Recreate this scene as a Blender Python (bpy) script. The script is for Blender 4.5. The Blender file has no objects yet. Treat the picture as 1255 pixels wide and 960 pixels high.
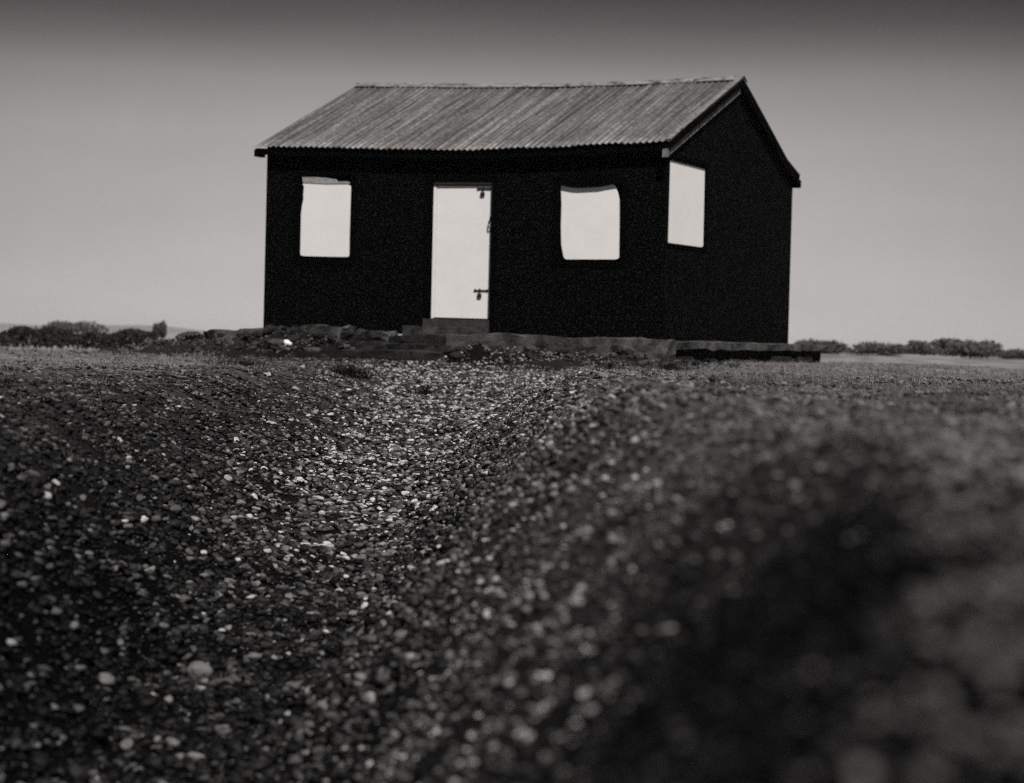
import bpy, bmesh, math, random
import numpy as np
from mathutils import Vector, Matrix, noise
random.seed(7); rng = np.random.default_rng(11)
SC = bpy.context.scene; COL = SC.collection
EYE = 0.6                                   # camera height above the path

# ------------------------------------------------------------------ camera
cam = bpy.data.objects.new('camera', bpy.data.cameras.new('camera'))
COL.objects.link(cam); SC.camera = cam
cam.data.sensor_fit = 'HORIZONTAL'; cam.data.sensor_width = 36; cam.data.lens = 76.09
cam.data.clip_start = 0.05; cam.data.clip_end = 9000
cam.location = (0, 0, EYE)
cam.rotation_euler = Matrix(((0.99966, -0.02588, 0.0), (0.000607, 0.02344, -0.99972), (0.02587, 0.99939, 0.02345))).to_euler()
cam.data.dof.use_dof = True; cam.data.dof.focus_distance = 13.5; cam.data.dof.aperture_fstop = 3.4

# ------------------------------------------------------------------ sky and sun
SUN_EL, SUN_AZ = math.radians(55), math.radians(162)      # azimuth from +Y, clockwise: behind the camera, a little right
w = bpy.data.worlds.new('World'); SC.world = w; w.use_nodes = True
nt = w.node_tree; N = nt.nodes; K = nt.links.new; N.clear()
sky = N.new('ShaderNodeTexSky'); sky.sky_type = 'NISHITA'; sky.sun_disc = False
sky.sun_elevation = SUN_EL; sky.sun_rotation = SUN_AZ; sky.dust_density = 4
bw = N.new('ShaderNodeRGBToBW'); K(sky.outputs[0], bw.inputs[0])
tc = N.new('ShaderNodeTexCoord'); sep = N.new('ShaderNodeSeparateXYZ'); K(tc.outputs['Generated'], sep.inputs[0])
mp = N.new('ShaderNodeMapping'); mp.inputs['Scale'].default_value = (2.2, 2.2, 14); K(tc.outputs['Generated'], mp.inputs[0])
ns = N.new('ShaderNodeTexNoise'); ns.inputs['Scale'].default_value = 1.6; ns.inputs['Detail'].default_value = 5; K(mp.outputs[0], ns.inputs[0])
def wmath(op, a, b):
    m = N.new('ShaderNodeMath'); m.operation = op
    for i, v in enumerate((a, b)):
        if isinstance(v, (int, float)): m.inputs[i].default_value = v
        else: K(v, m.inputs[i])
    return m.outputs[0]
el = wmath('ADD', sep.outputs['Z'], wmath('MULTIPLY', wmath('SUBTRACT', ns.outputs['Fac'], 0.5), 0.02))
ramp = N.new('ShaderNodeValToRGB'); K(wmath('MULTIPLY', el, 2.0), ramp.inputs[0])
cr = ramp.color_ramp; cr.interpolation = 'LINEAR'
SKY = [(0.0, .56), (.06, .52), (.127, .455), (.19, .39), (.237, .29), (.267, .17), (.29, .10), (.315, .058), (.36, .04), (1.0, .04)]
cr.elements[0].position = 0; cr.elements[1].position = 1
for p, v in SKY[1:-1]: cr.elements.new(p)
for e, (p, v) in zip(cr.elements, SKY): e.color = (v, v*.955, v*.94, 1)
# a cloud sheet in front of the clear sky: mostly the sheet, a little of the sky's own brightness
mulv = N.new('ShaderNodeMixRGB'); mulv.inputs[0].default_value = 0.004
K(ramp.outputs[0], mulv.inputs[1]); K(bw.outputs[0], mulv.inputs[2])
cl = N.new('ShaderNodeMixRGB'); cl.blend_type = 'MULTIPLY'; cl.inputs[0].default_value = 1
ns2 = N.new('ShaderNodeTexNoise'); ns2.inputs['Scale'].default_value = 11; ns2.inputs['Detail'].default_value = 9; ns2.inputs['Roughness'].default_value = .75; K(tc.outputs['Generated'], ns2.inputs[0])
cv = wmath('ADD', wmath('ADD', 0.75, wmath('MULTIPLY', ns2.outputs['Fac'], .16)), wmath('MULTIPLY', ns.outputs['Fac'], 0.34))
K(mulv.outputs[0], cl.inputs[1]); K(cv, cl.inputs[2])
sidef = N.new('ShaderNodeMapRange'); sidef.inputs[1].default_value = .955; sidef.inputs[2].default_value = .998; sidef.inputs[3].default_value = .74; sidef.inputs[4].default_value = 1.03; K(sep.outputs['Y'], sidef.inputs[0])
cs = N.new('ShaderNodeVectorMath'); cs.operation = 'SCALE'; K(cl.outputs[0], cs.inputs[0]); K(sidef.outputs[0], cs.inputs['Scale'])
scl = N.new('ShaderNodeVectorMath'); scl.operation = 'SCALE'; scl.inputs['Scale'].default_value = 5.6; K(cs.outputs[0], scl.inputs[0])
bg = N.new('ShaderNodeBackground'); bg.inputs['Strength'].default_value = 0.1; K(scl.outputs[0], bg.inputs[0])
wo = N.new('ShaderNodeOutputWorld'); K(bg.outputs[0], wo.inputs[0])

sl = bpy.data.lights.new('sun', 'SUN'); sl.energy = 3.2; sl.angle = math.radians(2.5); sl.color = (1, .965, .945)
so = bpy.data.objects.new('sun', sl); COL.objects.link(so)
sd = Vector((math.sin(SUN_AZ)*math.cos(SUN_EL), math.cos(SUN_AZ)*math.cos(SUN_EL), math.sin(SUN_EL)))
so.rotation_euler = sd.to_track_quat('Z', 'Y').to_euler(); so.location = (6, -12, 14)
SC.view_settings.view_transform = 'Standard'; SC.view_settings.look = 'None'
SC.view_settings.gamma = 1; SC.view_settings.exposure = 0.75
SC.cycles.use_denoising = False; SC.cycles.pixel_filter_type = 'BLACKMAN_HARRIS'; SC.cycles.filter_width = 1.15; SC.cycles.sample_clamp_indirect = 3; SC.cycles.max_bounces = 5; SC.cycles.volume_bounces = 1

# ------------------------------------------------------------------ helpers
def g(v): return (v, v*.972, v*.955, 1)
def link(name, me, mat=None, parent=None):
    o = bpy.data.objects.new(name, me); COL.objects.link(o)
    if mat and me: me.materials.clear(); me.materials.append(mat)
    if parent: o.parent = parent
    return o
def tag(o, label=None, cat=None, group=None, kind=None):
    for k, v in (('label', label), ('category', cat), ('group', group), ('kind', kind)):
        if v: o[k] = v
    return o
def empty(name, loc, rz=0):
    o = bpy.data.objects.new(name, None); COL.objects.link(o); o.location = loc; o.rotation_euler = (0, 0, rz); o.empty_display_size = .1
    return o
def mesh(name, v, f, smooth=False):
    me = bpy.data.meshes.new(name); me.from_pydata([tuple(p) for p in v], [], f); me.update()
    if smooth: me.polygons.foreach_set('use_smooth', [True]*len(me.polygons))
    return me
class MB:
    def __init__(s): s.v = []; s.f = []
    def box(s, a, b, jit=0):
        n = len(s.v)
        for z in (a[2], b[2]):
            for x, y in ((a[0], a[1]), (b[0], a[1]), (b[0], b[1]), (a[0], b[1])):
                s.v.append((x+random.uniform(-jit, jit), y+random.uniform(-jit, jit), z+random.uniform(-jit, jit)))
        s.f += [tuple(n+i for i in q) for q in ((3,2,1,0),(4,5,6,7),(0,1,5,4),(1,2,6,5),(2,3,7,6),(3,0,4,7))]
        return s
    def prism(s, poly, fn, d0, d1):                 # poly in 2D, fn(u, v, depth) -> point
        n = len(s.v); m = len(poly)
        for d in (d0, d1): s.v += [fn(u, v, d) for u, v in poly]
        s.f += [tuple(n+i for i in range(m)), tuple(n+m+i for i in reversed(range(m)))]
        s.f += [(n+i, n+m+i, n+m+(i+1) % m, n+(i+1) % m) for i in range(m)]
        return s
    def tube(s, pts, r, k=6):
        n = len(s.v)
        for i, p in enumerate(pts):
            p = Vector(p); d = (Vector(pts[min(i+1, len(pts)-1)])-Vector(pts[max(i-1, 0)])).normalized()
            a = d.orthogonal().normalized(); b = d.cross(a); rr = r[i] if isinstance(r, (list, tuple)) else r
            s.v += [tuple(p+a*math.cos(2*math.pi*j/k)*rr+b*math.sin(2*math.pi*j/k)*rr) for j in range(k)]
        for i in range(len(pts)-1):
            for j in range(k): s.f.append((n+i*k+j, n+i*k+(j+1) % k, n+(i+1)*k+(j+1) % k, n+(i+1)*k+j))
        s.f += [tuple(n+j for j in reversed(range(k))), tuple(n+(len(pts)-1)*k+j for j in range(k))]
        return s
    def build(s, name, mat, parent=None, fix=True, bevel=0):
        me = mesh(name, s.v, s.f)
        if fix or bevel:
            bm = bmesh.new(); bm.from_mesh(me); bmesh.ops.recalc_face_normals(bm, faces=bm.faces)
            if bevel: bmesh.ops.bevel(bm, geom=bm.edges[:], offset=bevel, segments=2, affect='EDGES', profile=.6)
            bm.to_mesh(me); bm.free()
        return link(name, me, mat, parent)

def mat(name, v0, v1, scale=8, rough=.8, bump=.0, bscale=60, spec=.3, specks=None, grain=None, metal=0, coords='Object', stretch=(1, 1, 1), seed=0, obj_var=0):
    m = bpy.data.materials.new(name); m.use_nodes = True; t = m.node_tree; n = t.nodes; L = t.links.new
    b = n['Principled BSDF']; b.inputs['Roughness'].default_value = rough; b.inputs['Specular IOR Level'].default_value = spec; b.inputs['Metallic'].default_value = metal
    c = n.new('ShaderNodeTexCoord'); mp = n.new('ShaderNodeMapping'); mp.inputs['Scale'].default_value = stretch; mp.inputs['Location'].default_value = (seed, seed*.7, 0)
    L(c.outputs[coords], mp.inputs[0])
    a = n.new('ShaderNodeTexNoise'); a.inputs['Scale'].default_value = scale; a.inputs['Detail'].default_value = 7; a.inputs['Roughness'].default_value = .62; L(mp.outputs[0], a.inputs[0])
    r = n.new('ShaderNodeValToRGB'); r.color_ramp.elements[0].position = .36; r.color_ramp.elements[1].position = .66
    r.color_ramp.elements[0].color = g(v0); r.color_ramp.elements[1].color = g(v1); L(a.outputs['Fac'], r.inputs[0])
    out = r.outputs[0]
    if specks:
        sc, th, val = specks
        q = n.new('ShaderNodeTexNoise'); q.inputs['Scale'].default_value = sc; q.inputs['Detail'].default_value = 2; L(mp.outputs[0], q.inputs[0])
        rr = n.new('ShaderNodeValToRGB'); rr.color_ramp.elements[0].position = th; rr.color_ramp.elements[1].position = th+.05; L(q.outputs['Fac'], rr.inputs[0])
        mx = n.new('ShaderNodeMixRGB'); L(rr.outputs[0], mx.inputs[0]); L(out, mx.inputs[1]); mx.inputs[2].default_value = g(val); out = mx.outputs[0]
    if grain:
        q = n.new('ShaderNodeTexNoise'); q.inputs['Scale'].default_value = grain[0]; q.inputs['Detail'].default_value = 3; L(c.outputs[coords], q.inputs[0])
        mr = n.new('ShaderNodeMapRange'); mr.inputs[1].default_value = .3; mr.inputs[2].default_value = .7; mr.inputs[3].default_value = 1-grain[1]; mr.inputs[4].default_value = 1+grain[1]; L(q.outputs['Fac'], mr.inputs[0])
        vm = n.new('ShaderNodeVectorMath'); vm.operation = 'SCALE'; L(out, vm.inputs[0]); L(mr.outputs[0], vm.inputs['Scale']); out = vm.outputs[0]
    if obj_var:
        oi = n.new('ShaderNodeObjectInfo'); mr = n.new('ShaderNodeMapRange'); mr.inputs[3].default_value = 1-obj_var; mr.inputs[4].default_value = 1+obj_var; L(oi.outputs['Random'], mr.inputs[0])
        vm = n.new('ShaderNodeVectorMath'); vm.operation = 'SCALE'; L(out, vm.inputs[0]); L(mr.outputs[0], vm.inputs['Scale']); out = vm.outputs[0]
    L(out, b.inputs['Base Color'])
    if bump:
        q = n.new('ShaderNodeTexNoise'); q.inputs['Scale'].default_value = bscale; q.inputs['Detail'].default_value = 6; L(mp.outputs[0], q.inputs[0])
        bp = n.new('ShaderNodeBump'); bp.inputs['Strength'].default_value = bump; bp.inputs['Distance'].default_value = .02; L(q.outputs['Fac'], bp.inputs['Height']); L(bp.outputs[0], b.inputs['Normal'])
    return m
def tone_mat(name, typ, rough, spec, nscale, amp, bump=0, attr='tone'):
    """base colour read from a per-point tone (each stone, each clump has its own colour, with foreground shade put into it) times a fine grain"""
    m = bpy.data.materials.new(name); m.use_nodes = True; t = m.node_tree; n = t.nodes; L = t.links.new
    b = n['Principled BSDF']; b.inputs['Roughness'].default_value = rough; b.inputs['Specular IOR Level'].default_value = spec
    at = n.new('ShaderNodeAttribute'); at.attribute_type = typ; at.attribute_name = attr
    c = n.new('ShaderNodeTexCoord'); a = n.new('ShaderNodeTexNoise'); a.inputs['Scale'].default_value = nscale; a.inputs['Detail'].default_value = 6; a.inputs['Roughness'].default_value = .65; L(c.outputs['Object'], a.inputs[0])
    mr = n.new('ShaderNodeMapRange'); mr.inputs[1].default_value = .3; mr.inputs[2].default_value = .7; mr.inputs[3].default_value = 1-amp; mr.inputs[4].default_value = 1+amp; L(a.outputs['Fac'], mr.inputs[0])
    mu = n.new('ShaderNodeMath'); mu.operation = 'MULTIPLY'; L(at.outputs['Fac'], mu.inputs[0]); L(mr.outputs[0], mu.inputs[1])
    cb = n.new('ShaderNodeCombineColor'); tint = (1, .972, .955)
    for i in range(3):
        q = n.new('ShaderNodeMath'); q.operation = 'MULTIPLY'; L(mu.outputs[0], q.inputs[0]); q.inputs[1].default_value = tint[i]; L(q.outputs[0], cb.inputs[i])
    L(cb.outputs[0], b.inputs['Base Color'])
    if bump:
        bp = n.new('ShaderNodeBump'); bp.inputs['Strength'].default_value = bump; bp.inputs['Distance'].default_value = .01; L(a.outputs['Fac'], bp.inputs['Height']); L(bp.outputs[0], b.inputs['Normal'])
    return m

# ------------------------------------------------------------------ terrain
def sstep(a, b, x):
    t = np.clip((x-a)/(b-a), 0, 1); return t*t*(3-2*t)
HC, HS = math.cos(.4109), math.sin(.4109)
HUT_O = (-3.6406, 31.4862); HUT_Z = EYE+.0796
def hut_local(x, y):
    dx, dy = x-HUT_O[0], y-HUT_O[1]; return dx*HC-dy*HS, dx*HS+dy*HC
_ph = rng.uniform(0, 6.28, (40, 2)); _dir = rng.uniform(0, 6.28, 40)
def wob(x, y, wl, k0, n=7):
    s = 0
    for i in range(n):
        d = _dir[k0+i]; f = 6.283/(wl*(.6+.25*i)); s = s+np.sin((x*np.cos(d)+y*np.sin(d))*f+_ph[k0+i, 0])
    return s/n**.5
def path_x(y): return -.78-.2*(1-sstep(5.5, 9, np.clip(y, 0, 40)))-.0006*np.clip(y-10, 0, 30)**2+.04*np.sin(np.clip(y, 0, 30)*.42)
def rel_h(x, y):
    """ground height relative to the eye: a hollow path between two low shingle banks"""
    yc = np.clip(y, 0, 40); t = x-path_x(y)
    base = -1.35+.0365*np.clip(y, -5, 28)
    ar = np.interp(yc, [0, 1.3, 4, 7, 15, 24, 28], [1.14, 1.17, 1.06, .93, .58, .15, 0]); wr = np.interp(yc, [0, .9, 2.6, 4.5, 6, 8, 10, 14, 20, 28], [1.15, 1.25, 1.5, 1.5, 1.40, 1.30, 1.28, 1.35, 1.6, 2.4])
    al = np.interp(yc, [0, 5, 9, 15, 24, 28], [.6, .70, .76, .5, .1, 0]); wl = np.interp(yc, [0, 6, 7, 9, 12], [.62, .65, .95, 1.35, 1.5])
    h = base+ar*sstep(.12, 1, t/wr)+al*sstep(.05, 1, -t/wl)
    # hummocks off the path, far fields
    off = sstep(.25, 1.2, np.abs(t))
    h = h+off*(.018*wob(x, y, 1.3, 0)*sstep(2, 6, yc)+.006*wob(x, y, .35, 8))+.010*wob(x, y, .4, 16)*sstep(1, 4, yc)
    r = np.hypot(x, y); az = np.arctan2(x, np.maximum(y, 1))
    left = sstep(.02, -.16, az)
    far = sstep(26, 60, r)
    h = h-far*(.05+left*(.30+.25*sstep(60, 100, r)))-sstep(200, 900, r)*1.2+far*.06*wob(x, y, 17, 24)
    # earth and rubble heaped against the front of the hut's base
    lx, ly = hut_local(x, y)
    top = -.03*(1-sstep(-.5, .2, lx))*3+sstep(3.4, 4.2, lx)*-.10-sstep(1.5, 2.0, lx)*(1-sstep(3.4, 3.7, lx))*.42-sstep(5.6, 6.6, lx)*.10
    top = top+.0796-.07+.07*wob(x, y, .8, 30)+.04*wob(x, y, .28, 33)
    m = sstep(-2.1, -.62, ly)*sstep(-2.3, -.6, lx)*(1-sstep(6.1, 6.9, lx))*(1-sstep(.6, 2.0, ly))
    h = h+np.maximum(top-h, 0)*m*(.75+.25*sstep(3.2, 2.2, lx))
    return h+np.maximum(-.235-h, 0)*sstep(6.1, 6.6, lx)*(1-sstep(8.5, 10.5, lx))*sstep(-2.2, -.6, ly)*(1-sstep(7, 9, ly))
def gz(x, y): return float(rel_h(np.float64(x), np.float64(y)))+EYE
def tone_g(x, y):  # darkens toward the camera: foreground shade put into the ground colour
    yc = np.clip(y, 0, 60); t = x-path_x(y); r = np.hypot(x, y)
    path = 1-sstep(.05+.01*yc, .65+.035*yc, np.abs(t)); bank = sstep(.4, 1.8, np.abs(t))
    v = .0018+.010*sstep(7, 14, yc)*.4+.018*sstep(13, 22, yc)+bank*(.075*sstep(1.7, 4.5, yc)+.045*sstep(6, 16, yc))*np.where(t > 0, 1, .55)
    v = v*(.75+.55*path)
    v = v+.075*sstep(26, 36, r)+.06*sstep(13, 20, yc)*sstep(-.10, -.16, x/np.maximum(yc, 1))
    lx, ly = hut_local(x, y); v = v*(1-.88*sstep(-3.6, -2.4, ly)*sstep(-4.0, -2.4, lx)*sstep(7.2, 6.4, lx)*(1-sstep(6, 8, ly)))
    v = v*(1+.38*wob(x, y, .9, 4)*sstep(2, 5, yc)*(1-.6*path))*(1+.25*wob(x, y, 5, 12)*sstep(8, 30, r))
    return np.clip(v, .0015, .3)
def axis(lo, hi, fine_lo, fine_hi, st, gr):
    a = list(np.arange(fine_lo, fine_hi+1e-6, st)); s = st; p = fine_hi; up = []
    while p < hi: s *= gr; p += s; up.append(p)
    s = st; p = fine_lo; dn = []
    while p > lo: s *= gr; p -= s; dn.append(p)
    return np.array(dn[::-1]+a+up)
xs = axis(-3500, 3500, -2.2, 2.4, .05, 1.07); ys = axis(-600, 6000, .3, 6.5, .05, 1.035)
X, Y = np.meshgrid(xs, ys); Z = rel_h(X, Y)+EYE
nx, ny = len(xs), len(ys)
idx = np.arange(nx*ny).reshape(ny, nx)
quads = np.stack([idx[:-1, :-1], idx[:-1, 1:], idx[1:, 1:], idx[1:, :-1]], -1).reshape(-1, 4)
me = mesh('ground', np.stack([X, Y, Z], -1).reshape(-1, 3).tolist(), quads.tolist(), True)
me.attributes.new('tone', 'FLOAT', 'POINT').data.foreach_set('value', tone_g(X, Y).reshape(-1).astype(np.float32))
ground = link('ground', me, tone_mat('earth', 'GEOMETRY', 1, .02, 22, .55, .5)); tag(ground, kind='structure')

# ------------------------------------------------------------------ scatter (geometry nodes instances)
def protos(name, meshes, m):
    c = bpy.data.collections.new(name)
    for i, me in enumerate(meshes):
        me.materials.append(m); c.objects.link(bpy.data.objects.new('%s_source' % name, me))
    return c
def scatter(name, pts, rot, scl, tone, coll, label, cat):
    me = bpy.data.meshes.new(name); me.from_pydata(pts.tolist(), [], [])
    me.attributes.new('rot', 'FLOAT_VECTOR', 'POINT').data.foreach_set('vector', rot.astype(np.float32).reshape(-1))
    me.attributes.new('scl', 'FLOAT', 'POINT').data.foreach_set('value', scl.astype(np.float32))
    me.attributes.new('tone', 'FLOAT', 'POINT').data.foreach_set('value', tone.astype(np.float32))
    o = link(name, me)
    ng = bpy.data.node_groups.new(name, 'GeometryNodeTree')
    ng.interface.new_socket('Geometry', in_out='INPUT', socket_type='NodeSocketGeometry'); ng.interface.new_socket('Geometry', in_out='OUTPUT', socket_type='NodeSocketGeometry')
    n = ng.nodes; L = ng.links.new; gi = n.new('NodeGroupInput'); go = n.new('NodeGroupOutput')
    ip = n.new('GeometryNodeInstanceOnPoints'); ci = n.new('GeometryNodeCollectionInfo'); ci.inputs['Collection'].default_value = coll
    ci.inputs['Separate Children'].default_value = True; ci.inputs['Reset Children'].default_value = True
    L(gi.outputs[0], ip.inputs['Points']); L(ci.outputs[0], ip.inputs['Instance']); ip.inputs['Pick Instance'].default_value = True
    for nm, ty, so_ in (('rot', 'FLOAT_VECTOR', 'Rotation'), ('scl', 'FLOAT', 'Scale')):
        na = n.new('GeometryNodeInputNamedAttribute'); na.data_type = ty; na.inputs['Name'].default_value = nm
        src = na.outputs['Attribute']
        if so_ == 'Rotation':
            e = n.new('FunctionNodeEulerToRotation'); L(src, e.inputs[0]); src = e.outputs[0]
        L(src, ip.inputs[so_])
    L(ip.outputs[0], go.inputs[0])
    md = o.modifiers.new('instances', 'NODES'); md.node_group = ng
    return tag(o, label, cat, None, 'stuff')
def pebble(seed, sub, flat):
    bm = bmesh.new(); bmesh.ops.create_icosphere(bm, subdivisions=sub, radius=.5)
    o = Vector((seed*7.3, seed*3.1, seed*1.7)); ax = (1, random.uniform(.62, .95), flat)
    for v in bm.verts:
        n1 = noise.noise(v.co*2.2+o); n2 = noise.noise(v.co*5+o)
        n3 = noise.noise(v.co*1.3-o)
        p = v.co*(1+.42*n1+.17*n2); p.x += .25*n3*p.y
        v.co = Vector((p.x*ax[0], p.y*ax[1], p.z*ax[2]))
    for f in bm.faces: f.smooth = True
    me = bpy.data.meshes.new('pebble'); bm.to_mesh(me); bm.free(); return me
M_PEB = tone_mat('pebble_stone', 'INSTANCER', .5, .09, 4.5, .5, .5)
peb = protos('pebble', [pebble(i+1, 2, random.uniform(.42, .72)) for i in range(10)], M_PEB)
def frustum_pts(d0, d1, dens, k=.30, side=1.2):
    """even scatter over a strip of ground that runs well past both sides of the view"""
    n = int(dens*(d1-d0)*(k*(d0+d1)+2*side)); n2 = n*2; d = rng.uniform(d0, d1, n2); wdt = k*np.maximum(d, 0)+side
    keep = rng.uniform(0, 1, n2) < wdt/(k*d1+side); d, wdt = d[keep][:n], wdt[keep][:n]; return rng.uniform(-1, 1, len(d))*wdt, d
PX, PY, PS = [], [], []
for d0, d1, dens, s0, s1 in ((-.8, 2.4, 6000, .006, .017), (2.4, 5, 2600, .012, .036), (5, 10, 1700, .014, .064), (5, 10, 2400, .007, .016), (10, 15, 1250, .020, .064), (15, 22, 760, .024, .070), (22, 33, 400, .028, .070)):
    x, y = frustum_pts(d0, d1, dens); s = s0+(s1-s0)*rng.beta(1.2, 3.6, len(x))*1.15
    t = x-path_x(y); side = sstep(.4+.02*y, 1.6+.06*y, np.abs(t))
    clus = np.clip(.80+.34*wob(x, y, .30, 16)+.2*wob(x, y, .9, 28), .3, 1)
    keep = (rng.uniform(0, 1, len(x)) < clus) & (rng.uniform(0, 1, len(x)) > side*(.3+.55*sstep(3, 8, y))); s = np.where(np.abs(t) > .75, np.minimum(s, .010+.0032*np.minimum(y, 9)), s); PX.append(x[keep]); PY.append(y[keep]); PS.append(s[keep])
PX = np.concatenate(PX); PY = np.concatenate(PY); PS = np.concatenate(PS)
lx, ly = hut_local(PX, PY); ok = ~((ly > -.60) & (lx > -.9) & (lx < 6.9)); PX, PY, PS = PX[ok], PY[ok], PS[ok]
mx, my = rng.uniform(-3.2, 7.6, 2200), -.62-rng.uniform(0, 1, 2200)**1.1*3.0
okm = ~((mx > 1.8) & (mx < 3.6) & (my > -.75)); mx, my = mx[okm], my[okm]
PX = np.concatenate([PX, HUT_O[0]+mx*HC+my*HS]); PY = np.concatenate([PY, HUT_O[1]-mx*HS+my*HC]); PS = np.concatenate([PS, .022+.075*rng.beta(1.1, 4, len(mx))])
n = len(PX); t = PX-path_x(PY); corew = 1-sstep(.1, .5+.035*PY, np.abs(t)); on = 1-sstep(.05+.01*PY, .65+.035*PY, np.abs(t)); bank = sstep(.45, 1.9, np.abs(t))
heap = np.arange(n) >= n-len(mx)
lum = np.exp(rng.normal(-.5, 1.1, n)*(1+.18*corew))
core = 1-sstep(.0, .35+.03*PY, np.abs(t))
tone = (.012+.016*sstep(1.8, 1.2, PY)+.058*on*sstep(7, 13, PY)+.035*core*sstep(8, 14, PY)+.015*sstep(15, 23, PY)+np.where(t > 0, sstep(.2, 1.2, t)*(.062*sstep(1.7, 4.6, PY)+.03*sstep(6, 14, PY)), bank*(.024*sstep(3, 7, PY)+.025*sstep(7, 13, PY))))*lum**(1-.4*bank*sstep(2, 4, PY))  # stones also coloured darker toward the camera, painting a dimmer foreground
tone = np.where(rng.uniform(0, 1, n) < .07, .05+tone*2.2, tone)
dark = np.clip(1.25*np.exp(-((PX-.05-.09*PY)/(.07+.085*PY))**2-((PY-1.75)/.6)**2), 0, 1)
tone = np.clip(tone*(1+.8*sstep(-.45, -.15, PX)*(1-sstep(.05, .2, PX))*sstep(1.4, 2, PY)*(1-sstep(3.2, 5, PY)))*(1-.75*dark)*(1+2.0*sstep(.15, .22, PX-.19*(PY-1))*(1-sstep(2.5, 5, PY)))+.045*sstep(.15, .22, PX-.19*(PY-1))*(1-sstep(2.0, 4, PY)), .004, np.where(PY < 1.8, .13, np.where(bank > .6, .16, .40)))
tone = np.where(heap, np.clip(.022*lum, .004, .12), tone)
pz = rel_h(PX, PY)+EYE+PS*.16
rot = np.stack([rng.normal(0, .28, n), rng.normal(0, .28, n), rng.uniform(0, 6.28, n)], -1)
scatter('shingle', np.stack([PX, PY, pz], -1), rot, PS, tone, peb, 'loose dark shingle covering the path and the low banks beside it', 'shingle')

def clump(seed, n, h, spread):
    r = random.Random(seed); v = []; f = []
    for i in range(n):
        a = r.uniform(0, 6.28); b = r.uniform(0, spread); hh = h*r.uniform(.5, 1.1); ln = r.uniform(.15, .8)*hh; wd = .0016+.03*hh*.5
        px, py = math.cos(a)*b, math.sin(a)*b; q = r.uniform(0, 6.28); dx, dy = math.cos(q), math.sin(q); k = len(v)
        for tt, ww in ((0, 1), (.55, .75), (1, 0.12)):
            cx, cy, cz = px+dx*ln*tt*tt, py+dy*ln*tt*tt, hh*tt
            v += [(cx-dy*wd*ww, cy+dx*wd*ww, cz), (cx+dy*wd*ww, cy-dx*wd*ww, cz)]
        f += [(k, k+1, k+3, k+2), (k+2, k+3, k+5, k+4)]
    return mesh('grass_clump', v, f)
M_GRASS = tone_mat('dry_grass', 'INSTANCER', .8, .15, 30, .35)
gr = protos('grass_clump', [clump(i, 16, 1.0, .55) for i in range(6)], M_GRASS)
GX, GY = [], []
for d0, d1, dens in ((-.8, 2.4, 300), (2.4, 5, 1900), (5, 12, 1100), (12, 29, 260), (29, 48, 70)):
    x, y = frustum_pts(d0, d1, dens); t = x-path_x(y); side = sstep(.35+.03*y, 1.2+.09*y, np.abs(t))
    patch = .65+.5*wob(x, y, 1.1, 20); k = rng.uniform(0, 1, len(x)) < side*np.clip(patch, .05, 1)*(.25+.75*sstep(1.8, 4.5, y)); GX.append(x[k]); GY.append(y[k])
GX = np.concatenate(GX); GY = np.concatenate(GY); lx, ly = hut_local(GX, GY)
ok = ~((ly > -.6) & (lx > -.95) & (lx < 7.0) & (ly < 6.8)); GX, GY = GX[ok], GY[ok]
mx, my = rng.uniform(-3.6, 7.6, 3400), -.6-rng.uniform(0, 1, 3400)**1.2*3.0
okm = (rng.uniform(0, 1, 3400) < np.clip(.45+.6*wob(mx, my, .9, 2), .03, 1)) & ~((mx > 2.3) & (mx < 3.5) & (my > -1.0)); mx, my = mx[okm], my[okm]
GX = np.concatenate([GX, HUT_O[0]+mx*HC+my*HS]); GY = np.concatenate([GY, HUT_O[1]-mx*HS+my*HC]); n = len(GX); heap = np.arange(n) >= n-len(mx)
gs = (.014+.014*sstep(4, 14, GY)+.02*sstep(22, 34, GY))*np.exp(rng.normal(0, .3, n))
gt = np.clip((.010+.10*sstep(1.6, 4, GY)*np.where(GX > 0, 1, .6)+.06*sstep(8, 22, GY)*(.5+.5*sstep(0, 3, GX))+.09*sstep(13, 20, GY)*sstep(-.10, -.16, GX/GY))*np.exp(rng.normal(0, .4, n)), .012, .3)  # near clumps get a darker colour, the same painted foreground shade
gs = np.where(heap, .035*np.exp(rng.normal(0, .45, n)), gs); gt = np.where(heap, np.clip(.014*np.exp(rng.normal(0, .6, n)), .004, .05), gt)
scatter('short_grass', np.stack([GX, GY, rel_h(GX, GY)+EYE-.002], -1), np.stack([rng.normal(0, .1, n), rng.normal(0, .1, n), rng.uniform(0, 6.28, n)], -1), gs, gt, gr,
        'short dry grass growing between the stones on both banks', 'grass')

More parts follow.
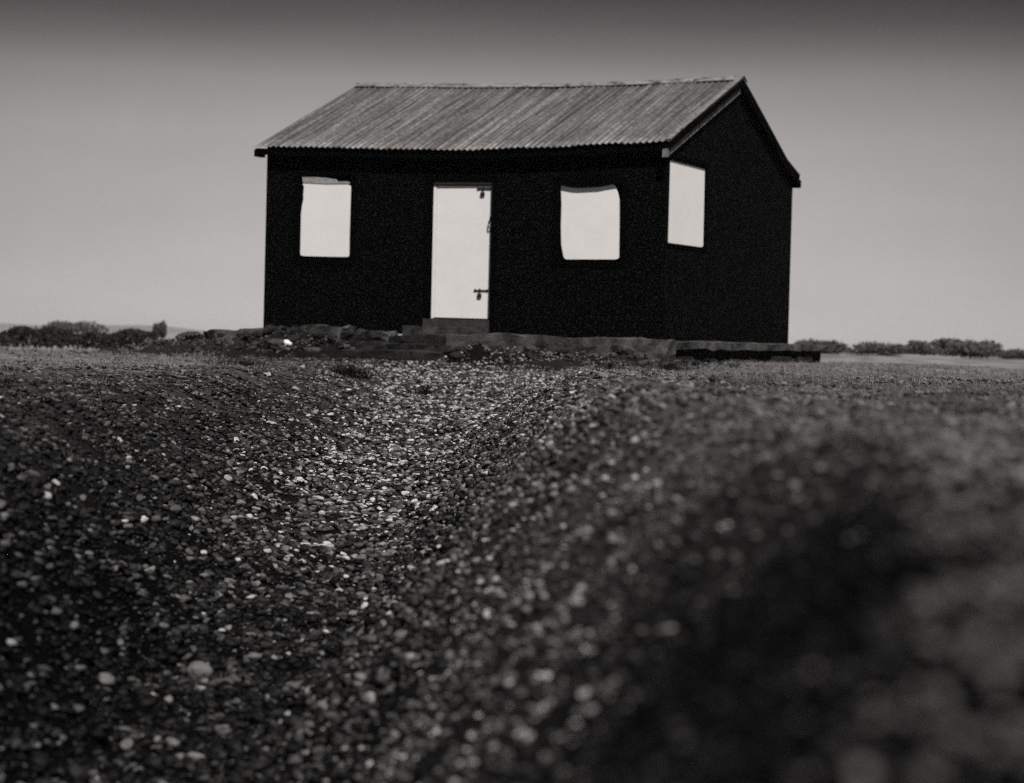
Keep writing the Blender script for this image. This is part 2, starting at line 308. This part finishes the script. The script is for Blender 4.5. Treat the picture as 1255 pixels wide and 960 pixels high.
# ------------------------------------------------------------------ hut
M_TAR = mat('black_tar', .0006, .002, 5, .9, .5, 45, .03, specks=(30, .585, .014))
M_FRAME = mat('black_frame', .0012, .002, 10, .95, .2, 60, .02)
M_WHITE = mat('white_paint', .75, .80, 3, .6, .05, 40, .3)
M_DULL = mat('weathered_white', .2, .36, 14, .8, .2, 50, .2, stretch=(1, 1, 3))
M_IRON = mat('dark_iron', .01, .02, 30, .5, .1, 90, .4)
M_TIN = mat('weathered_tin', .05, .21, 4.5, .6, .1, 30, .3, specks=(2.5, .70, .03), grain=(14, .35), metal=.45, stretch=(6.2, .14, .1), obj_var=.16)  # dark streaks: rust, also painted in place of the corrugations' shading
M_TINB = mat('bright_tin', .10, .24, 5, .55, .1, 40, .3, specks=(9, .6, .05))
L_, W_ = 6.15, 5.96; OE = .14
EX = [-.35, -.13, .705, 1.63, 2.53, 3.04, 3.79, 4.52, 5.23, 6.03, 6.5]; EZ = [2.64, 2.632, 2.60, 2.577, 2.544, 2.538, 2.54, 2.566, 2.579, 2.618, 2.64]
RX = [-.35, -.1, 2.16, 3.51, 4.82, 6.13, 6.5]; RZ = [3.89, 3.884, 3.813, 3.79, 3.806, 3.834, 3.838]; RY = 2.98
def roof_front(x, y):                       # y from -OE (eave) to RY (ridge)
    k = (y+OE)/(RY+OE); return np.interp(x, EX, EZ)*(1-k)+np.interp(x, RX, RZ)*k
def roof_back(x, y):
    rz = np.interp(x, RX, RZ); yk = 5.35; zk = rz-.41*(yk-RY)
    return np.where(y < yk, rz-.41*(y-RY), zk-.26*(y-yk))
hut = empty('hut', (HUT_O[0], HUT_O[1], HUT_Z), -.4109)
tag(hut, 'black tarred hut with white boarded windows, white door and corrugated roof', 'hut')
TOPGAP = .035
def wall(name, us, zs, holes, fn, top, thick):
    """grid wall with openings; fn(u, z, depth)"""
    vid = {}; mb = MB(); nz = len(zs)
    def V(i, j, d):
        if (i, j, d) not in vid:
            u = us[i]; z = zs[j]
            if j == nz-1: z = top(u)
            vid[(i, j, d)] = len(mb.v); mb.v.append(fn(u, z, d*thick))
        return vid[(i, j, d)]
    def solid(i, j):
        if i < 0 or j < 0 or i >= len(us)-1 or j >= nz-1: return False
        uc, zc = (us[i]+us[i+1])/2, (zs[j]+zs[j+1])/2
        return not any(a < uc < b and c < zc < d for a, b, c, d in holes)
    for i in range(len(us)-1):
        for j in range(nz-1):
            if not solid(i, j): continue
            mb.f += [(V(i, j, 0), V(i+1, j, 0), V(i+1, j+1, 0), V(i, j+1, 0)), (V(i, j+1, 1), V(i+1, j+1, 1), V(i+1, j, 1), V(i, j, 1))]
            for (di, dj, A, B) in ((-1, 0, (i, j), (i, j+1)), (1, 0, (i+1, j+1), (i+1, j)), (0, -1, (i+1, j), (i, j)), (0, 1, (i, j+1), (i+1, j+1))):
                if not solid(i+di, j+dj): mb.f.append((V(*B, 0), V(*A, 0), V(*A, 1), V(*B, 1)))
    return mb.build(name, M_TAR, hut)
W1 = [(.589, 2.105), (.613, 2.061), (.606, 1.95), (.609, 1.872), (.590, 1.80), (.576, 1.673), (.578, 1.086), (.60, 1.07), (.653, 1.063), (1.0, 1.058), (1.278, 1.056), (1.36, 1.058), (1.37, 1.075), (1.364, 1.3), (1.368, 1.58), (1.372, 2.0), (1.366, 2.06), (1.327, 2.088), (.982, 2.094)]
W2 = [(4.615, 2.064), (4.70, 2.042), (4.80, 2.032), (4.905, 2.028), (5.05, 2.032), (5.19, 2.041), (5.30, 2.062), (5.379, 2.071), (5.415, 2.045), (5.44, 1.97), (5.467, 1.862), (5.48, 1.5), (5.49, 1.085), (5.475, 1.066), (5.443, 1.057), (4.729, 1.051), (4.70, 1.06), (4.678, 1.10), (4.645, 1.251), (4.632, 1.5), (4.632, 1.8)]
W3 = [(.085, 2.39), (.10, 2.405), (.167, 2.412), (.8, 2.428), (1.47, 2.443), (1.57, 2.438), (1.612, 2.40), (1.622, 1.9), (1.634, 1.343), (1.62, 1.315), (1.533, 1.303), (.128, 1.294), (.09, 1.30), (.07, 1.335), (.076, 1.9)]
H1 = (.535, 1.415, 1.02, 2.235); H2 = (4.585, 5.53, 1.015, 2.10); HD = (2.655, 3.605, .0, 2.12); H3 = (.062, 1.66, 1.26, 2.47)
def fpt(u, z, d): return (u, d, z)                              # front: depth goes into the hut
def gpt(u, z, d): return (L_-d, u, z)
us = sorted(set([0.0, L_]+[k for h in (H1, H2, HD) for k in h[:2]]+[1.9, 2.2, 3.04, 3.8, 4.2, 5.8])); zs = sorted(set([-.02]+[k for h in (H1, H2, HD) for k in h[2:]]))+[9]
zs = [z for z in zs if z != 0.0 or True]
wall('wall', us, zs, [H1, H2, HD], fpt, lambda u: float(roof_front(u, 0))-TOPGAP, .12)
def gtop(u): return float(roof_front(L_, u) if u <= RY else roof_back(L_, u))-TOPGAP
def ltop(u): return float(roof_front(0, u) if u <= RY else roof_back(0, u))-TOPGAP
gu = [.122, .5, .9, 1.3, 1.66, 2.3, RY, 3.6, 4.4, 5.35, W_-.122]
wall('wall', gu, [-.02, 1.26, 2.4, 9], [], lambda u, z, d: (d, u, z), ltop, .12)
H3g = (.122, 1.66, 1.26, 2.4)
wall('wall', gu, [-.02, 1.26, 2.4, 9], [H3g], gpt, gtop, .12)
wall('wall', [0, 2, 4, L_], [-.02, 1.2, 9], [], lambda u, z, d: (u, W_-d, z), lambda u: float(roof_back(u, W_))-TOPGAP, .12)
def ring(outer, inner, fn, d0, d1):
    mb = MB(); a, b, c, d = outer; e, f_, g_, h = inner
    for q in (((a, c), (e, c), (e, d), (a, d)), ((f_, c), (b, c), (b, d), (f_, d)), ((e, c), (f_, c), (f_, g_), (e, g_)), ((e, h), (f_, h), (f_, d), (e, d))): mb.prism(q, fn, d0, d1)
    return mb
def window(poly, hole, fn, inset=.012):
    wd = MB().prism(poly, fn, inset, inset+.03).build('window', M_WHITE, hut)
    a, b, c, d = hole
    ring((a-.07, b+.07, c-.07, d+.06), (a+.012, b-.012, c+.012, d-.012), fn, -.008, .055).build('frame', M_FRAME, wd)
    MB().prism([(a+.012, c+.012), (b-.012, c+.012), (b-.012, d-.012), (a+.012, d-.012)], fn, inset+.034, inset+.05).build('backing', M_FRAME, wd)
    return wd
wa = window(W1, H1, fpt); wb = window(W2, H2, fpt)
MB().prism([(.582, 2.212), (.76, 2.204), (.982, 2.184), (1.13, 2.165), (1.16, 2.13), (1.30, 2.135), (1.35, 2.125), (1.352, 2.10), (.984, 2.098), (.598, 2.118)], fpt, .006, .03).build('lintel_strip', M_DULL, wa)
hood = [(4.55, 2.20), (4.56, 2.075), (4.63, 2.058), (4.80, 2.026), (4.905, 2.021), (5.19, 2.034), (5.30, 2.055), (5.50, 2.085), (5.50, 2.19), (5.25, 2.215), (4.8, 2.22)]
MB().prism(hood, fpt, -.024, -.010).build('hood', M_FRAME, wb)
wc = MB().prism(W3, gpt, .012, .065).build('window', M_WHITE, hut)
MB().prism([(.062, 1.24), (1.68, 1.24), (1.68, 1.285), (.062, 1.285)], gpt, -.012, .04).prism([(1.645, 1.285), (1.70, 1.285), (1.70, 2.5), (1.645, 2.5)], gpt, -.012, .04).prism([(.062, 2.45), (1.645, 2.45), (1.645, 2.5), (.062, 2.5)], gpt, -.012, .04).build('frame', M_FRAME, wc)
MB().prism([(.125, 1.262), (1.655, 1.262), (1.655, 2.395), (.125, 2.395)], gpt, .07, .09).build('backing', M_FRAME, wc)
# corner of the gable window opening runs to the corner post
MB().box((L_-.119, .002, 1.262), (L_-.072, .119, 2.39)).build('corner_post', M_FRAME, hut)
# door
door = MB().prism([(2.735, .222), (3.575, .217), (3.582, .7), (3.579, .95), (3.585, 1.15), (3.580, 1.42), (3.588, 1.8), (3.586, 2.03), (3.575, 2.058), (2.733, 2.066)], fpt, .04, .08).build('door', M_WHITE, hut)
MB().prism([(2.688, .205), (2.727, .213), (2.724, 2.068), (2.680, 2.078)], fpt, .03, .08).build('jamb', M_WHITE, door)
MB().prism([(2.682, 2.082), (3.565, 2.078), (3.578, 2.108), (2.682, 2.114)], fpt, .025, .08).build('head_strip', M_DULL, door)
ring((2.56, 3.68, -.01, 2.21), (2.672, 3.592, .03, 2.118), fpt, -.008, .05).build('door_frame', M_FRAME, door)
MB().prism([(2.60, -.01), (3.60, -.01), (3.60, .20), (2.60, .20)], fpt, -.06, .082).build('threshold', mat('grey_threshold', .02, .045, 12, .9, .3, 40), door)
for z0, a0 in ((2.018, 3.355), (.606, 3.345)):
    b = MB()
    b.box((a0, .031, z0-.016), (a0+.018, .041, z0+.024)).box((a0+.068, .030, z0-.020), (a0+.094, .041, z0+.026)).box((a0+.180, .031, z0-.014), (a0+.198, .041, z0+.020))
    b.tube([(a0-.006, .031, z0+.004), (a0+.215, .031, z0+.004)], .008)
    bo = b.build('bolt', M_IRON, door)
    MB().tube([(a0+.066, .030, z0-.012), (a0+.067, .028, z0-.044), (a0+.094, .028, z0-.044), (a0+.094, .030, z0-.012)], .004).build('shackle', M_IRON, bo)
    MB().box((a0+.048, .018, z0-.098), (a0+.112, .036, z0-.044)).build('padlock', M_IRON, bo, bevel=.006)
MB().tube([(3.568, .034, 1.60), (3.562, .014, 1.59), (3.546, .008, 1.55), (3.544, .008, 1.51), (3.556, .010, 1.468), (3.566, .034, 1.455)], .008).box((3.552, .031, 1.585), (3.574, .040, 1.64)).box((3.552, .031, 1.42), (3.574, .040, 1.46)).build('handle', M_IRON, door)
# roof sheets
PER = .0895
def sheet(x0, x1, front, lift):
    v = []; nx_ = int(round((x1-x0)/PER*8))+1; yy = np.linspace(-OE, RY-.01, 9) if front else np.array([RY+.01, 3.6, 4.3, 5.0, 5.35, 5.75, W_+OE-.01])
    for top in (0, 1):
        for y in yy:
            for i in range(nx_):
                x = x0+(x1-x0)*i/(nx_-1); z = float(roof_front(x, y) if front else roof_back(x, y))
                v.append((x, y, z+.0105*math.cos(2*math.pi*x/PER)+lift-.004*(1-top)+.004*math.sin(x*5.1+y*2)))
    f = []; ny_ = len(yy); o = nx_*ny_
    for j in range(ny_-1):
        for i in range(nx_-1):
            a = j*nx_+i; f += [(o+a, o+a+1, o+a+1+nx_, o+a+nx_), (a, a+nx_, a+1+nx_, a+1)]
    for i in range(nx_-1): a = i; f.append((a, a+1, o+a+1, o+a)); a = (ny_-1)*nx_+i; f.append((a+1, a, o+a, o+a+1))
    for j in range(ny_-1): a = j*nx_; f.append((a+nx_, a, o+a, o+a+nx_)); a = j*nx_+nx_-1; f.append((a, a+nx_, o+a+nx_, o+a))
    return f, v
NS = 9; XA, XB = -.13, L_+.085
for k in range(NS):
    x0 = XA+(XB-XA)*k/NS; x1 = XA+(XB-XA)*(k+1)/NS+(.04 if k < NS-1 else 0)
    for fr in (True, False):
        f, v = sheet(x0, x1, fr, .012+.011*(k % 2)+random.uniform(-.001, .001)); link('roof_sheet', mesh('roof_sheet', v, f, True), M_TIN, hut)
# ridge capping: a bent strip in three lengths, with nail heads
for k in range(3):
    x0 = XA-.01+(XB-XA+.02)*k/3; x1 = XA-.01+(XB-XA+.02)*(k+1)/3; mb = MB(); lf = .034+.004*(k % 2)
    xsn = np.linspace(x0, x1+(.03 if k < 2 else 0), 6); prof = ((-.17, -.068), (-.085, -.026), (0, .010), (.085, -.026), (.17, -.068)); m = len(prof)
    for x in xsn:
        for s in (0, .004):
            for dy, dz in prof: mb.v.append((x, RY+dy, float(np.interp(x, RX, RZ))+dz+lf+s))
    for i in range(5):
        for s in range(2):
            for j in range(m-1): a = i*2*m+s*m+j; mb.f.append((a, a+1, a+2*m+1, a+2*m))
        a = i*2*m; mb.f += [(a, a+m, a+3*m, a+2*m), (a+m-1, a+2*m-1, a+4*m-1, a+3*m-1)]
    for i in (0, 5):
        for j in range(m-1): a = i*2*m+j; mb.f.append((a, a+1, a+m+1, a+m))
    cap = mb.build('ridge_cap', M_TINB, hut)
    for q in range(4):
        x = x0+(x1-x0)*(q+.5)/4; zc = float(np.interp(x, RX, RZ))-.050+lf
        MB().box((x-.016, RY-.150, zc-.014), (x+.016, RY-.112, zc+.006)).build('nail', M_IRON, cap)
# verge flashing on the roof edge, barge boards under it
def verge(name, xa, xb, lo, hi, m, y0=-OE, y1=RY-.005, front=True):
    mb = MB(); ysn = np.linspace(y0, y1, 8)
    for y in ysn:
        z = float(roof_front(L_, y) if front else roof_back(L_, y))
        mb.v += [(xa, y, z+lo), (xb, y, z+lo), (xb, y, z+hi), (xa, y, z+hi)]
    for i in range(7):
        for j in range(4): mb.f.append((4*i+j, 4*i+(j+1) % 4, 4*i+4+(j+1) % 4, 4*i+4+j))
    mb.f += [(0, 1, 2, 3), (28, 29, 30, 31)]
    return mb.build(name, m, hut)
verge('verge_flashing', L_+.010, L_+.094, .034, .040, M_TINB)
verge('barge_board', L_+.055, L_+.080, -.105, -.012, M_FRAME)
verge('barge_trim', L_+.002, L_+.050, -.205, -.12, mat('weathered_trim', .06, .20, 9, .8, .2, 40, .2, specks=(10, .55, .05)))
verge('barge_board', L_+.004, L_+.082, -.16, -.012, M_FRAME, RY+.005, W_+OE-.04, False)
mb = MB()
for i, x in enumerate(EX[1:]):
    x = min(x, L_+.08); z = float(np.interp(x, EX, EZ)); mb.v += [(x, -OE+.03, z-.11), (x, -OE+.055, z-.11), (x, -OE+.055, z-.018), (x, -OE+.03, z-.018)]
for i in range(len(EX)-2):
    for j in range(4): mb.f.append((4*i+j, 4*i+(j+1) % 4, 4*i+4+(j+1) % 4, 4*i+4+j))
mb.f += [(0, 1, 2, 3), tuple(range(len(mb.v)-4, len(mb.v)))]
mb.build('fascia', M_FRAME, hut)
zb = float(roof_back(3, W_+OE)); MB().box((XA, W_+OE-.05, zb-.16), (XB+.012, W_+OE+.025, zb-.03)).build('gutter', M_FRAME, hut, bevel=.02)
MB().box((XA+.0, -OE-.012, 2.49), (XA+.07, .05, 2.595)).build('eave_bracket', M_FRAME, hut)
MB().box((L_-.02, -OE-.02, 2.42), (L_+.06, -OE+.028, 2.53), .008).build('eave_bracket', mat('pale_bracket', .08, .2, 12, .8), hut)

# ------------------------------------------------------------------ base of the hut
def rough_block(name, a, b, m, parent, amp=.03, cut=4, seed=0):
    bm = bmesh.new(); mbx = MB().box(a, b); vs = [bm.verts.new(p) for p in mbx.v]
    for q in mbx.f: bm.faces.new([vs[i] for i in q])
    bmesh.ops.recalc_face_normals(bm, faces=bm.faces)
    for _ in range(2):
        long = [e for e in bm.edges if e.calc_length() > .12]
        if long: bmesh.ops.subdivide_edges(bm, edges=long, cuts=2 if _ == 0 else 1, use_grid_fill=True)
    for v in bm.verts:
        p = v.co*3.3+Vector((seed*5.1, seed, 0)); n1 = noise.noise_vector(p); n2 = noise.noise_vector(v.co*9+Vector((0, seed*3, 0)))
        v.co += Vector((n1.x*amp*1.2+n2.x*amp*.5, n1.y*amp*1.3+n2.y*amp*.5, n1.z*amp+n2.z*amp*.5))
    me = bpy.data.meshes.new(name); bm.to_mesh(me); bm.free(); return link(name, me, m, parent)
M_CONC = mat('old_concrete', .018, .085, 4.5, .95, .6, 30, .1, specks=(40, .66, .12))
M_CONCD = mat('dark_concrete', .006, .03, 5, .95, .6, 30, .1, specks=(40, .68, .08))  # darker concrete; on the core its tone stands in for undercut shade
base = empty('concrete_base', (HUT_O[0], HUT_O[1], HUT_Z), -.4109)
tag(base, 'broken concrete base under the black hut, rough and crumbling along its front', 'base')
lump_x = -.86; i = 0
while lump_x < 2.15:
    wd_ = random.uniform(.26, .58); e = min(lump_x+wd_, 2.3); ed = sstep(-.9, -.1, lump_x+.2)
    tp = -.16*(1-ed)+random.uniform(-.03, .035); fr = -.60-random.uniform(-.06, .14)
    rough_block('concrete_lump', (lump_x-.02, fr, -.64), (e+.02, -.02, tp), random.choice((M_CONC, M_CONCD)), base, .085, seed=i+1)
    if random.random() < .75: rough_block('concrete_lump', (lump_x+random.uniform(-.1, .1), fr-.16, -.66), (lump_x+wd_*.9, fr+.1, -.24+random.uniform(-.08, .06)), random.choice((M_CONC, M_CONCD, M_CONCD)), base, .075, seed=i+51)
    lump_x = e; i += 1
rub = [pebble(i+60, 2, random.uniform(.5, .9)) for i in range(5)]
for i in range(150):
    me = rub[i % 5]; o = link('rubble', me, None, base)
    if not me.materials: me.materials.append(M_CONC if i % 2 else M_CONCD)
    q = random.random(); xx = random.uniform(-1.9, 1.9) if q < .6 else random.uniform(3.6, 7.1); sc_ = .05+.17*random.random()**2
    o.location = (xx, -.66-random.random()**1.5*1.0, -.39+sc_*.12)
    hx, hy = HUT_O[0]+o.location.x*HC+o.location.y*HS, HUT_O[1]-o.location.x*HS+o.location.y*HC; o.location.z = gz(hx, hy)-HUT_Z+sc_*.16; o.scale = (sc_*1.2, sc_, sc_*.8); o.rotation_euler = (random.uniform(-.4, .4), random.uniform(-.4, .4), random.uniform(0, 6))
rough_block('concrete_block', (3.56, -.55, -.60), (4.55, -.025, .0), M_CONC, base, .04, seed=20)
rough_block('concrete_block', (4.57, -.57, -.60), (5.6, -.025, -.025), M_CONC, base, .06, seed=21)
rough_block('concrete_block', (5.62, -.52, -.60), (6.35, -.025, -.03), M_CONC, base, .065, seed=22)
rough_block('slab', (6.2, .0, -.13), (6.75, 2.2, -.03), M_CONC, base, .04, seed=23)
rough_block('slab', (6.2, 2.22, -.12), (6.78, 4.6, -.03), M_CONC, base, .04, seed=24)
rough_block('slab', (6.2, 4.62, -.12), (6.82, 6.75, -.03), M_CONC, base, .04, seed=25)
rough_block('core', (-.7, .05, -.62), (6.56, 6.5, -.10), M_CONCD, base, .06, seed=60)  # dark colour paints the shadow under the slab edge
for i in range(9):
    yy = -.4+i*.62+random.uniform(-.2, .2); sx = random.uniform(.12, .3)
    rough_block('concrete_lump', (6.62, yy, -.62), (6.86+random.uniform(-.1, .12), yy+sx*1.6, -.30+random.uniform(-.06, .10)), M_CONCD, base, .07, seed=80+i)  # dark colour here too keeps the undercut looking shaded
steps = empty('stone_steps', (HUT_O[0]+3.0*HC-.6*HS, HUT_O[1]-3.0*HS-.6*HC, HUT_Z-.45), -.4109)
tag(steps, 'worn concrete steps climbing from the shingle path to the white door', 'steps')
def sb(name, x0, x1, y0, y1, z0, z1, m, amp, seed): return rough_block(name, (x0-3.0, y0+.6, z0+.45), (x1-3.0, y1+.6, z1+.45), m, steps, amp, seed=seed)
sb('step', 2.45, 3.62, -.36, -.03, -.5, .085, M_CONC, .022, 31)
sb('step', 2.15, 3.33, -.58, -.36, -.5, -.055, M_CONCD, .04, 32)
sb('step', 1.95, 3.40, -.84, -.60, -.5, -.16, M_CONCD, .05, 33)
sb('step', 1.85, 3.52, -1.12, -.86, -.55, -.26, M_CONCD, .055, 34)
pier = rough_block('stone_pier', (-.13, -.10, -.3), (.13, .12, .20), mat('pale_stone', .05, .09, 5, .9, .4, 30, .1), None, .01, seed=40)
pier.location = (HUT_O[0]+3.46*HC-.70*HS, HUT_O[1]-3.46*HS-.70*HC, HUT_Z-.22); pier.rotation_euler = (0, 0, -.4109)
tag(pier, 'pale square stone pier at the right end of the door steps', 'stone')

# ------------------------------------------------------------------ separate stones
def stone(px, d, size, v, label, flat=.6, lift=.18, seed=1, name='stone'):
    x = px*d; o = link(name, pebble(seed+30, 3, flat), mat('single_stone', v*.8, v*1.2, 1.6, .7, .4, 9, .3, seed=seed)); o.location = (x, d, gz(x, d)+size*lift); o.scale = (size,)*3
    o.rotation_euler = (random.uniform(-.2, .2), random.uniform(-.2, .2), random.uniform(0, 6)); return tag(o, label, 'stone', 'large stones lying on the shingle')
stone(-.142, 6.85, .085, .11, 'largest pale stone on the near path, at lower left of the picture', .75, .3, 1)
stone(-.131, 6.75, .072, .05, 'flat dark stone just right of the largest pale stone', .5, .2, 2)
stone(-.185, 6.15, .058, .11, 'smooth pale stone left of the largest pale stone', .6, .25, 3)
stone(-.062, 5.2, .040, .20, 'pale angular stone lower middle of the shingle, right of the path', .8, .3, 4)
stone(-.117, 7.2, .065, .12, 'grey flat stone behind the largest pale stone, nearer the path middle', .5, .25, 5)
stone(.167, .98, .013, .14, 'round pale pebble nearest the camera at lower right', .8, .3, 6)
stone(-.097, 24.0, .07, .30, 'pale stone on the turf left of the path below the concrete base', .6, .3, 8)
stone(-.113, 17.5, .06, .30, 'pale stone left of the path, half way to the hut', .6, .3, 9)
stone(-.1, 17.3, .065, .26, 'flat pale stone left of the path, beside a smaller pale one', .45, .3, 10)
wx, wy = HUT_O[0]+1.14*HC-1.3*HS, HUT_O[1]-1.14*HS-1.3*HC
ws = link('stone', pebble(77, 3, .85), mat('white_stone', .55, .7, 2, .6, .1, 9)); ws.location = (wx, wy, gz(wx, wy)+.05); ws.scale = (.12,)*3
tag(ws, 'small round white stone against the left front of the concrete base', 'stone', 'large stones lying on the shingle')

# ------------------------------------------------------------------ weeds, bushes, hedges
M_WEED = mat('dark_weed', .004, .014, 20, .9, 0, 10, .03)
def weed(px, d, h, wd, label, n=70, seed=0):
    n *= 4; h *= 1.15
    x = px*d; o = link('weed_tuft', clump(seed+90, n, h, wd), M_WEED); o.location = (x, d, gz(x, d)-.01); return tag(o, label, 'weed', 'weed tufts at the foot of the hut')
weed(-.075, 22.5, .13, .28, 'largest dark weed tuft left of the path below the steps', 110, 1)
weed(-.040, 21.5, .10, .20, 'dark weed tuft in the middle of the path below the door', 70, 2)
weed(.045, 21.8, .12, .20, 'dark weed tuft on the shingle under the right front window', 70, 3)
weed(.022, 24.5, .08, .24, 'low weed patch close to the concrete right of the steps', 60, 4)
weed(.072, 25.5, .12, .26, 'dark weed tuft below the near corner of the hut', 80, 5)
weed(-.125, 23.5, .11, .4, 'low spreading weeds at the left end of the concrete base', 90, 6)
def crown_mesh(seed, w_, h, n, leaf, lobes):
    r = random.Random(seed); v = []; f = []
    L = [(r.uniform(-.36, .36)*w_, r.uniform(-.3, .3)*w_, h*r.uniform(.35, .72), r.uniform(.22, .36)) for _ in range(lobes)]
    for i in range(n):
        cx, cy, cz, rr = r.choice(L); q = Vector((r.gauss(0, 1), r.gauss(0, 1), r.gauss(0, 1))).normalized()*(r.random()**.4)
        p = Vector((cx+q.x*rr*w_*.7, cy+q.y*rr*w_*.7, max(.02*h, cz+q.z*rr*h*1.15))); a = Vector((r.gauss(0, 1), r.gauss(0, 1), r.gauss(0, 1))).normalized(); b = a.orthogonal().normalized(); s = leaf*r.uniform(.6, 1.3); k = len(v)
        v += [tuple(p-a*s), tuple(p+b*s*.5), tuple(p+a*s), tuple(p-b*s*.5)]; f.append((k, k+1, k+2, k+3))
    return mesh('crown', v, f)
M_LEAF = mat('dull_foliage', .03, .075, 2.5, .8, 0, 10, .1); M_BARK = mat('bark', .03, .06, 10, .9)
def bush(name, px, d, w_, h, label, cat, group, seed, dz=0, trunk=.25):
    x = px*d; o = empty(name, (x, d, gz(x, d)+dz)); tag(o, label, cat, group)
    mb = MB()
    for i in range(4):
        a = i*1.57+seed; mb.tube([(0.03*w_*math.cos(a), .03*w_*math.sin(a), -.1), (.10*w_*math.cos(a), .1*w_*math.sin(a), h*trunk), (.26*w_*math.cos(a), .26*w_*math.sin(a), h*.7)], [.03*h, .022*h, .008*h], 5)
    mb.build('trunk', M_BARK, o); link('crown', crown_mesh(seed, w_, h, 1500, .055*h+.02*w_, 9), M_LEAF, o); return o
M_HEDGE = mat('dark_hedge', .012, .03, 1.5, .9, 0, 10, .05)
def hedge(x0, x1, d, h, label, seed, name='hedge', cat='hedge', group='dark hedges across the left field', m=None, dens=520):
    r = random.Random(seed); o = empty(name, ((x0+x1)/2, d, gz((x0+x1)/2, d))); tag(o, label, cat, group); v = []; f = []; ln = x1-x0
    for i in range(int(ln*dens)):
        xx = r.uniform(-ln/2, ln/2); tp = h*(.85+.12*math.sin(xx*1.3)+.08*math.sin(xx*3.7)); p = Vector((xx, r.gauss(0, .35), tp*r.random()**.7)); a = Vector((r.gauss(0, 1), r.gauss(0, 1), r.gauss(0, 1))).normalized(); b = a.orthogonal(); s = r.uniform(.05, .12)*(1 if dens > 300 else 1.8); k = len(v)
        v += [tuple(p-a*s), tuple(p+b*s*.6), tuple(p+a*s), tuple(p-b*s*.6)]; f.append((k, k+1, k+2, k+3))
    link('foliage', mesh('foliage', v, f), m or M_HEDGE, o); mb = MB(); q = -ln/2+.4
    while q < ln/2: mb.tube([(q, 0, -.1), (q+.05, .02, h*.7)], [.03, .015], 4); q += 1.1
    tag(mb.build('stems', M_BARK, o), kind='stuff')
def scrub(px0, px1, d, h, label, seed):
    hedge(px0*d, px1*d, d, h, label, seed, 'scrub', 'scrub', 'low scrub along the right horizon', M_LEAF, 150)
GB = 'bushes on the right skyline'
bush('bush', .1415, 135, 4.4, .95, 'low wide dark bush just right of the hut on the skyline', 'bush', GB, 3)
bush('bush', .170, 140, 4.0, .85, 'rounded bush second from the hut on the right skyline', 'bush', GB, 5)
bush('bush', .189, 150, 2.6, 1.2, 'narrow upright bush in the middle of the right skyline', 'bush', GB, 7)
bush('bush', .2135, 128, 5.2, 1.2, 'largest and darkest bush on the right skyline', 'bush', GB, 9)
bush('bush', .234, 140, 4.0, .75, 'lowest bush nearest the right edge of the picture', 'bush', GB, 11)
bush('bush', -.204, 330, 9.5, 2.3, 'wide pale mound-like bush far off above the left hedge', 'bush', None, 13)
bush('tree', -.1645, 230, 1.9, 2.1, 'small round-headed tree standing alone above the left hedge', 'tree', None, 15, trunk=.45)
hedge(-30, -16.5, 100, .92, 'long dark hedge across the field at the left edge', 1)
hedge(-16.1, -13.0, 99, .62, 'short dark hedge between the long hedge and the hut base', 2)
scrub(.124, .158, 165, .5, 'low grey scrub line starting right behind the hut', 21)
scrub(.160, .205, 175, .45, 'low grey scrub line in the middle of the right horizon', 22)
scrub(.206, .262, 160, .5, 'low grey scrub line running out at the right edge', 23)
# far hills
v = []; f = []; n = 60
for i in range(n+1):
    az = -.42+.62*i/n; h = 9*(.55+.25*math.sin(i*.31+1)+.2*math.sin(i*.83))*max(0, min(1, (.26-az)/.2))*(1 if az < -.05 else .5)
    for d, k in ((2600, -.2), (2900, .7), (3300, 1), (3800, -.1)): v.append((math.sin(az)*d, math.cos(az)*d, -3+max(0, k)*h*1.5+(0 if k > 0 else -2)))
for i in range(n):
    for j in range(3): a = i*4+j; f.append((a, a+4, a+5, a+1))
tag(link('hills', mesh('hills', v, f, True), mat('far_hill', .12, .16, .01, .9)), kind='structure')

# ------------------------------------------------------------------ sea air
hz = MB().box((-3600, -700, -4.5), (3600, 6100, 22)); hm = bpy.data.materials.new('haze'); hm.use_nodes = True; t = hm.node_tree; t.nodes.remove(t.nodes['Principled BSDF'])
pv = t.nodes.new('ShaderNodeVolumePrincipled'); pv.inputs['Density'].default_value = .00011; pv.inputs['Color'].default_value = (.95, .93, .92, 1); pv.inputs['Anisotropy'].default_value = .2
t.links.new(pv.outputs[0], t.nodes['Material Output'].inputs['Volume'])
tag(hz.build('haze', hm), kind='stuff')
